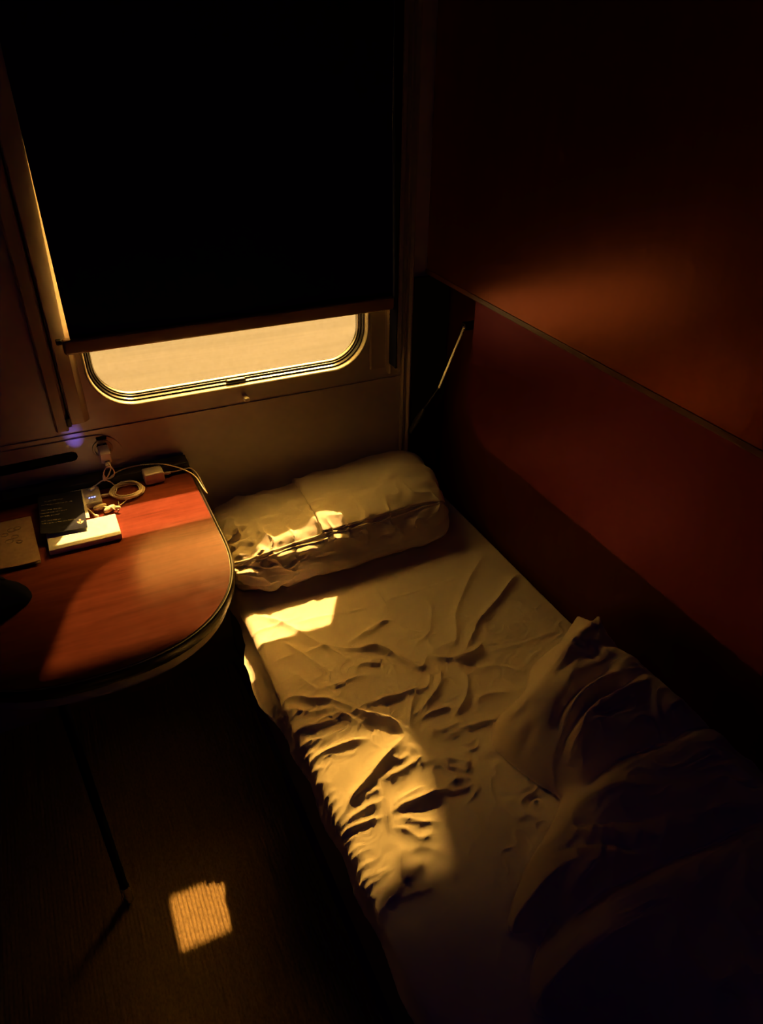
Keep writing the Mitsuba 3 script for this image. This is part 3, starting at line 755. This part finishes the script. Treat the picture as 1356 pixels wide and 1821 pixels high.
    put('plug_adapter__pins', cat(block(0.049, 0.051, -0.014, -0.005, 0.820, 0.827), block(0.063, 0.065, -0.014, -0.005, 0.820, 0.827)), METAL, smooth=False)
    put('plug_adapter__connector', at(rbox(-0.006, 0.006, -0.064, -0.048, -0.011, -0.001, 0.0018), (0.058, 0.0, 0.822), deg=(14, 0, 0)), WHITEPLASTIC, label='white cable connector')
    # cable 1: plug to power bank
    c1 = spline([(0.058, -0.063, 0.814), (0.062, -0.068, 0.805), (0.068, -0.068, 0.790), (0.064, -0.064, 0.775), (0.050, -0.060, 0.768), (0.043, -0.059, 0.776), (0.047, -0.061, 0.792), (0.056, -0.064, 0.803), (0.062, -0.062, 0.796), (0.054, -0.060, 0.778), (0.044, -0.060, 0.768),
                 (0.034, -0.058, 0.764), (0.024, -0.062, 0.760), (0.014, -0.068, 0.758)], 8)
    put('charging_cable', tube(c1, 0.0016, 8), CORD, smooth=60, label='white cable knotted below the plug and running to the power bank', category='cable')
    put('charging_cable__knot', rbox(0.0395, 0.0465, -0.064, -0.057, 0.764, 0.780, 0.003), CORD, label='cable tie where the loops cross')
    put('charging_cable__connector', at(rbox(-0.010, 0.010, -0.0045, 0.0045, 0, 0.006, 0.002), (0.012, -0.069, z0 + 0.0155), deg=(0, 0, 40)), CORD)
    c1b = spline([(0.046, -0.060, 0.766), (0.058, -0.062, 0.755), (0.064, -0.074, 0.745), (0.058, -0.088, 0.7415), (0.046, -0.091, 0.742), (0.036, -0.090, 0.745)], 8)
    put('charging_cable__tail', tube(c1b, 0.0015, 8), CORD, smooth=60)
    put('charging_cable__tail_connector', rbox(0.0265, 0.044, -0.094, -0.086, z0 + 0.002, z0 + 0.0085, 0.002), CORD)
    # cable 2: charger brick, over the right edge of the table and back
    c2 = spline([(0.197, -0.053, 0.7475), (0.215, -0.052, 0.7465), (0.232, -0.052, 0.748), (0.248, -0.060, 0.750), (0.258, -0.080, 0.742), (0.2615, -0.120, 0.733), (0.2615, -0.155, 0.730), (0.259, -0.172, 0.738), (0.254, -0.158, 0.747), (0.247, -0.115, 0.757), (0.228, -0.085, 0.764), (0.190, -0.053, 0.7715), (0.155, -0.036, 0.7715), (0.128, -0.028, 0.770),
                 (0.098, -0.026, 0.768), (0.072, -0.034, 0.766), (0.055, -0.050, 0.764), (0.046, -0.058, 0.770)], 8)
    put('charging_cable_001', tube(c2, 0.0015, 8), CORD, smooth=60, label='white cable arching from the charger block over the right table edge', category='cable')
    put('charging_cable_001__connector', at(rbox(-0.009, 0.009, -0.004, 0.004, 0, 0.0065, 0.002), (0.190, -0.0525, z0 + 0.006), deg=(0, 0, -3)), CORD)
    put('charger_block', at(rbox(-0.024, 0.024, -0.0195, 0.0195, 0, 0.030, 0.005), (0.1555, -0.0595, z0), deg=(0, 0, 2)), WHITEPLASTIC, label='white charger block standing near the back right of the table', category='charger')
    # earphones
    rng = np.random.default_rng(11)
    pts = []
    for k in range(6 * 20 + 1):
        a = 2 * np.pi * k / 20
        turn = k / 20
        ex, ey = 0.035 + 0.004 * math.sin(turn * 2.4), 0.036 + 0.004 * math.cos(turn * 3.1)
        pts.append((0.086 + 0.003 * math.sin(turn * 1.9) + ex * math.cos(a), -0.090 + 0.003 * math.cos(turn * 2.7) + ey * math.sin(a), TZ + 0.0036 + 0.0013 * turn + 0.0012 * math.sin(a * 2 + turn)))
    put('earphones', tube(np.array(pts), 0.0017, 8), CORD, smooth=60, label='coiled cream earphone cord with two earbuds on the sunlit table top', category='earphones')
    ecord = spline([(0.080, -0.128, TZ + 0.004), (0.066, -0.142, TZ + 0.004), (0.055, -0.150, TZ + 0.005), (0.045, -0.148, TZ + 0.010)], 6)
    ecord2 = spline([(0.060, -0.127, TZ + 0.004), (0.058, -0.148, TZ + 0.003), (0.052, -0.168, TZ + 0.005), (0.040, -0.163, TZ + 0.014)], 6)
    put('earphones__lead', tube(ecord, 0.0012, 8), CORD, smooth=60)
    put('earphones__lead_001', tube(ecord2, 0.0012, 8), CORD, smooth=60)

    def bud(cx, cy, cz_, deg, deg2=0):
        body = at(lathe([(0, -0.016), (0.0045, -0.015), (0.0068, -0.008), (0.0072, 0.0), (0.0066, 0.008), (0.0042, 0.014), (0, 0.0155)], 20), (0, 0, 0), deg=(90, 0, 0))
        stem = at(lathe([(0, 0.0), (0.0032, 0.0), (0.0030, 0.018), (0.0016, 0.021), (0, 0.021)], 14), (0.004, 0.006, 0.0), deg=(0, 80, 20))
        return at(cat(body, stem), (cx, cy, cz_), deg=(deg2, 0, deg))

    put('earphones__earbud', bud(0.017, -0.143, TZ + 0.0085, -75), EARGOLD, smooth=50, label='glossy earbud')
    put('earphones__earbud_001', bud(0.036, -0.160, TZ + 0.0085, -52), EARGOLD, smooth=50, label='glossy earbud')
    put('earphones__ear_tip', at(trimesh.creation.icosphere(subdivisions=3, radius=0.0055), (0.005, -0.176, TZ + 0.0058)), EARGOLD, smooth=True)
    put('earphones__jack', tube(spline([(-0.012, -0.131, TZ + 0.006), (-0.005, -0.150, TZ + 0.0065), (0.002, -0.168, TZ + 0.006)], 5), [0.0032] * 3 + [0.0026] * 5 + [0.002] * 3, 10), EARGOLD, smooth=60)


# ---------------------------------------------------------------- outdoors and the lamps
def terrain():
    xs = np.linspace(-90, 110, 160)
    ys = np.concatenate([np.linspace(0.25, 9, 60), np.linspace(9.4, 60, 70)])
    X, Y = np.meshgrid(xs, ys)
    n = meshkit.fbm(np.stack([X * 0.12, Y * 0.2, X * 0], -1), 4, 3)
    Z = -1.15 + 0.10 * (meshkit.fbm(np.stack([X * 0.8, Y * 2.2, X * 0], -1), 3, 6) - 0.5)
    return X, Y, Z, n


def build_outdoors():
    X, Y, Z, n = terrain()
    g = Y[:, 0] <= 12.5
    put('ground', grid_mesh(np.stack([X, Y, Z], -1)[g]), EARTH, smooth=True, label='sunlit bare earth beside the track seen through the window', kind='structure')
    xs, ts = np.linspace(-90, 110, 200), np.linspace(0, 1, 60)
    XX, TT = np.meshgrid(xs, ts)
    YY = 12.4 + 26 * TT
    top = 17.0 * (1 - 0.24 * np.clip((-XX - 1.0) / 9.0, 0, 1)) * np.sqrt(1 + np.clip(XX / 33.0, -1.5, 1.9) ** 2) + 2.6 * (meshkit.fbm(np.stack([XX * 0.09, XX * 0, XX * 0], -1), 4, 12) - 0.5)
    ZZ = -1.3 + (top + 1.3) * np.sin(np.clip(TT * 1.25, 0, 1) * np.pi / 2) ** 1.2 + 1.2 * (meshkit.fbm(np.stack([XX * 0.5, YY * 0.5, XX * 0], -1), 4, 5) - 0.5) * np.clip(TT * 6, 0, 1)
    put('hillside', grid_mesh(np.stack([XX, YY, ZZ], -1)), HILL, smooth=True, label='dark scrub-covered hillside beyond the track', kind='structure')
    fx, fy, fz = FLOOD_POS
    put('yard_lamp', cat(trimesh.creation.cylinder(radius=0.09, height=fz + 1.6, sections=16, transform=np.array([[1, 0, 0, fx], [0, 1, 0, fy + 0.35], [0, 0, 1, (fz - 1.4) / 2 + 0.1], [0, 0, 0, 1.0]]))), METAL, smooth=40, label='tall yard lamp on a mast beside the track outside', category='lamp post')
    aim = np.array([0.42, -0.02, 0.99]) - FLOOD_POS
    aim /= np.linalg.norm(aim)
    s = np.cross(aim, [0, 0, 1.0])
    s /= np.linalg.norm(s)
    t = np.cross(s, aim)
    M = np.eye(4)
    M[:3, 0], M[:3, 1], M[:3, 2], M[:3, 3] = s, -t, aim, FLOOD_POS
    if np.linalg.det(M[:3, :3]) < 0:
        M[:3, 0] *= -1
    shell = lathe([(0, -0.22), (0.12, -0.21), (0.24, -0.12), (0.30, 0.0), (0.31, 0.05), (0.29, 0.05), (0.28, 0.0), (0.0, -0.02)], 40)
    shell.apply_scale(FLOOD_RADIUS / 0.26)
    shell.apply_transform(M)
    put('yard_lamp__housing', shell, BLACK, smooth=40)
    a = np.linspace(0, 2 * np.pi, 49)[:-1]
    v = np.vstack([np.stack([FLOOD_RADIUS * np.cos(a), FLOOD_RADIUS * np.sin(a), np.full(48, 0.01)], 1), [[0, 0, 0.01]]])
    f = np.array([(k, (k + 1) % 48, 48) for k in range(48)])
    d = trimesh.Trimesh(v, f, process=False)
    d.apply_transform(M)
    scene['yard_lamp__lens'] = mikit.ply(d, WHITEPLASTIC, emitter={'type': 'area', 'radiance': {'type': 'rgb', 'value': list(FLOOD_RADIANCE)}})
    # added blue fill light on the ceiling, out of view
    put('added_blue_fill', cat(at(lathe([(0.0, 0.0), (0.13, 0.0), (0.13, 0.018), (0.115, 0.024), (0.11, 0.012), (0, 0.012)], 40), (-0.25, -1.95, 2.2995), deg=(180, 0, 0))), BLACK, smooth=40, label='round added fill light on the ceiling behind the camera', category='fill light')
    a = np.linspace(0, 2 * np.pi, 41)[:-1]
    v = np.vstack([np.stack([-0.25 + 0.108 * np.cos(a), -1.95 + 0.108 * np.sin(a), np.full(40, 2.281)], 1), [[-0.25, -1.95, 2.281]]])
    f = np.array([((k + 1) % 40, k, 40) for k in range(40)])
    scene['added_blue_fill__lens'] = mikit.ply(trimesh.Trimesh(v, f, process=False), WHITEPLASTIC, emitter={'type': 'area', 'radiance': {'type': 'rgb', 'value': list(BLUE_FILL_RADIANCE)}})
    tag('added_blue_fill__lens', 'dim blue face of the added fill light')


build_table()
build_bed()
build_pillow()
put('duvet', duvet(), DUVET, smooth=True, label='heaped crumpled duvet pushed to the right side of the bed', category='duvet')
build_table_things()
build_outdoors()
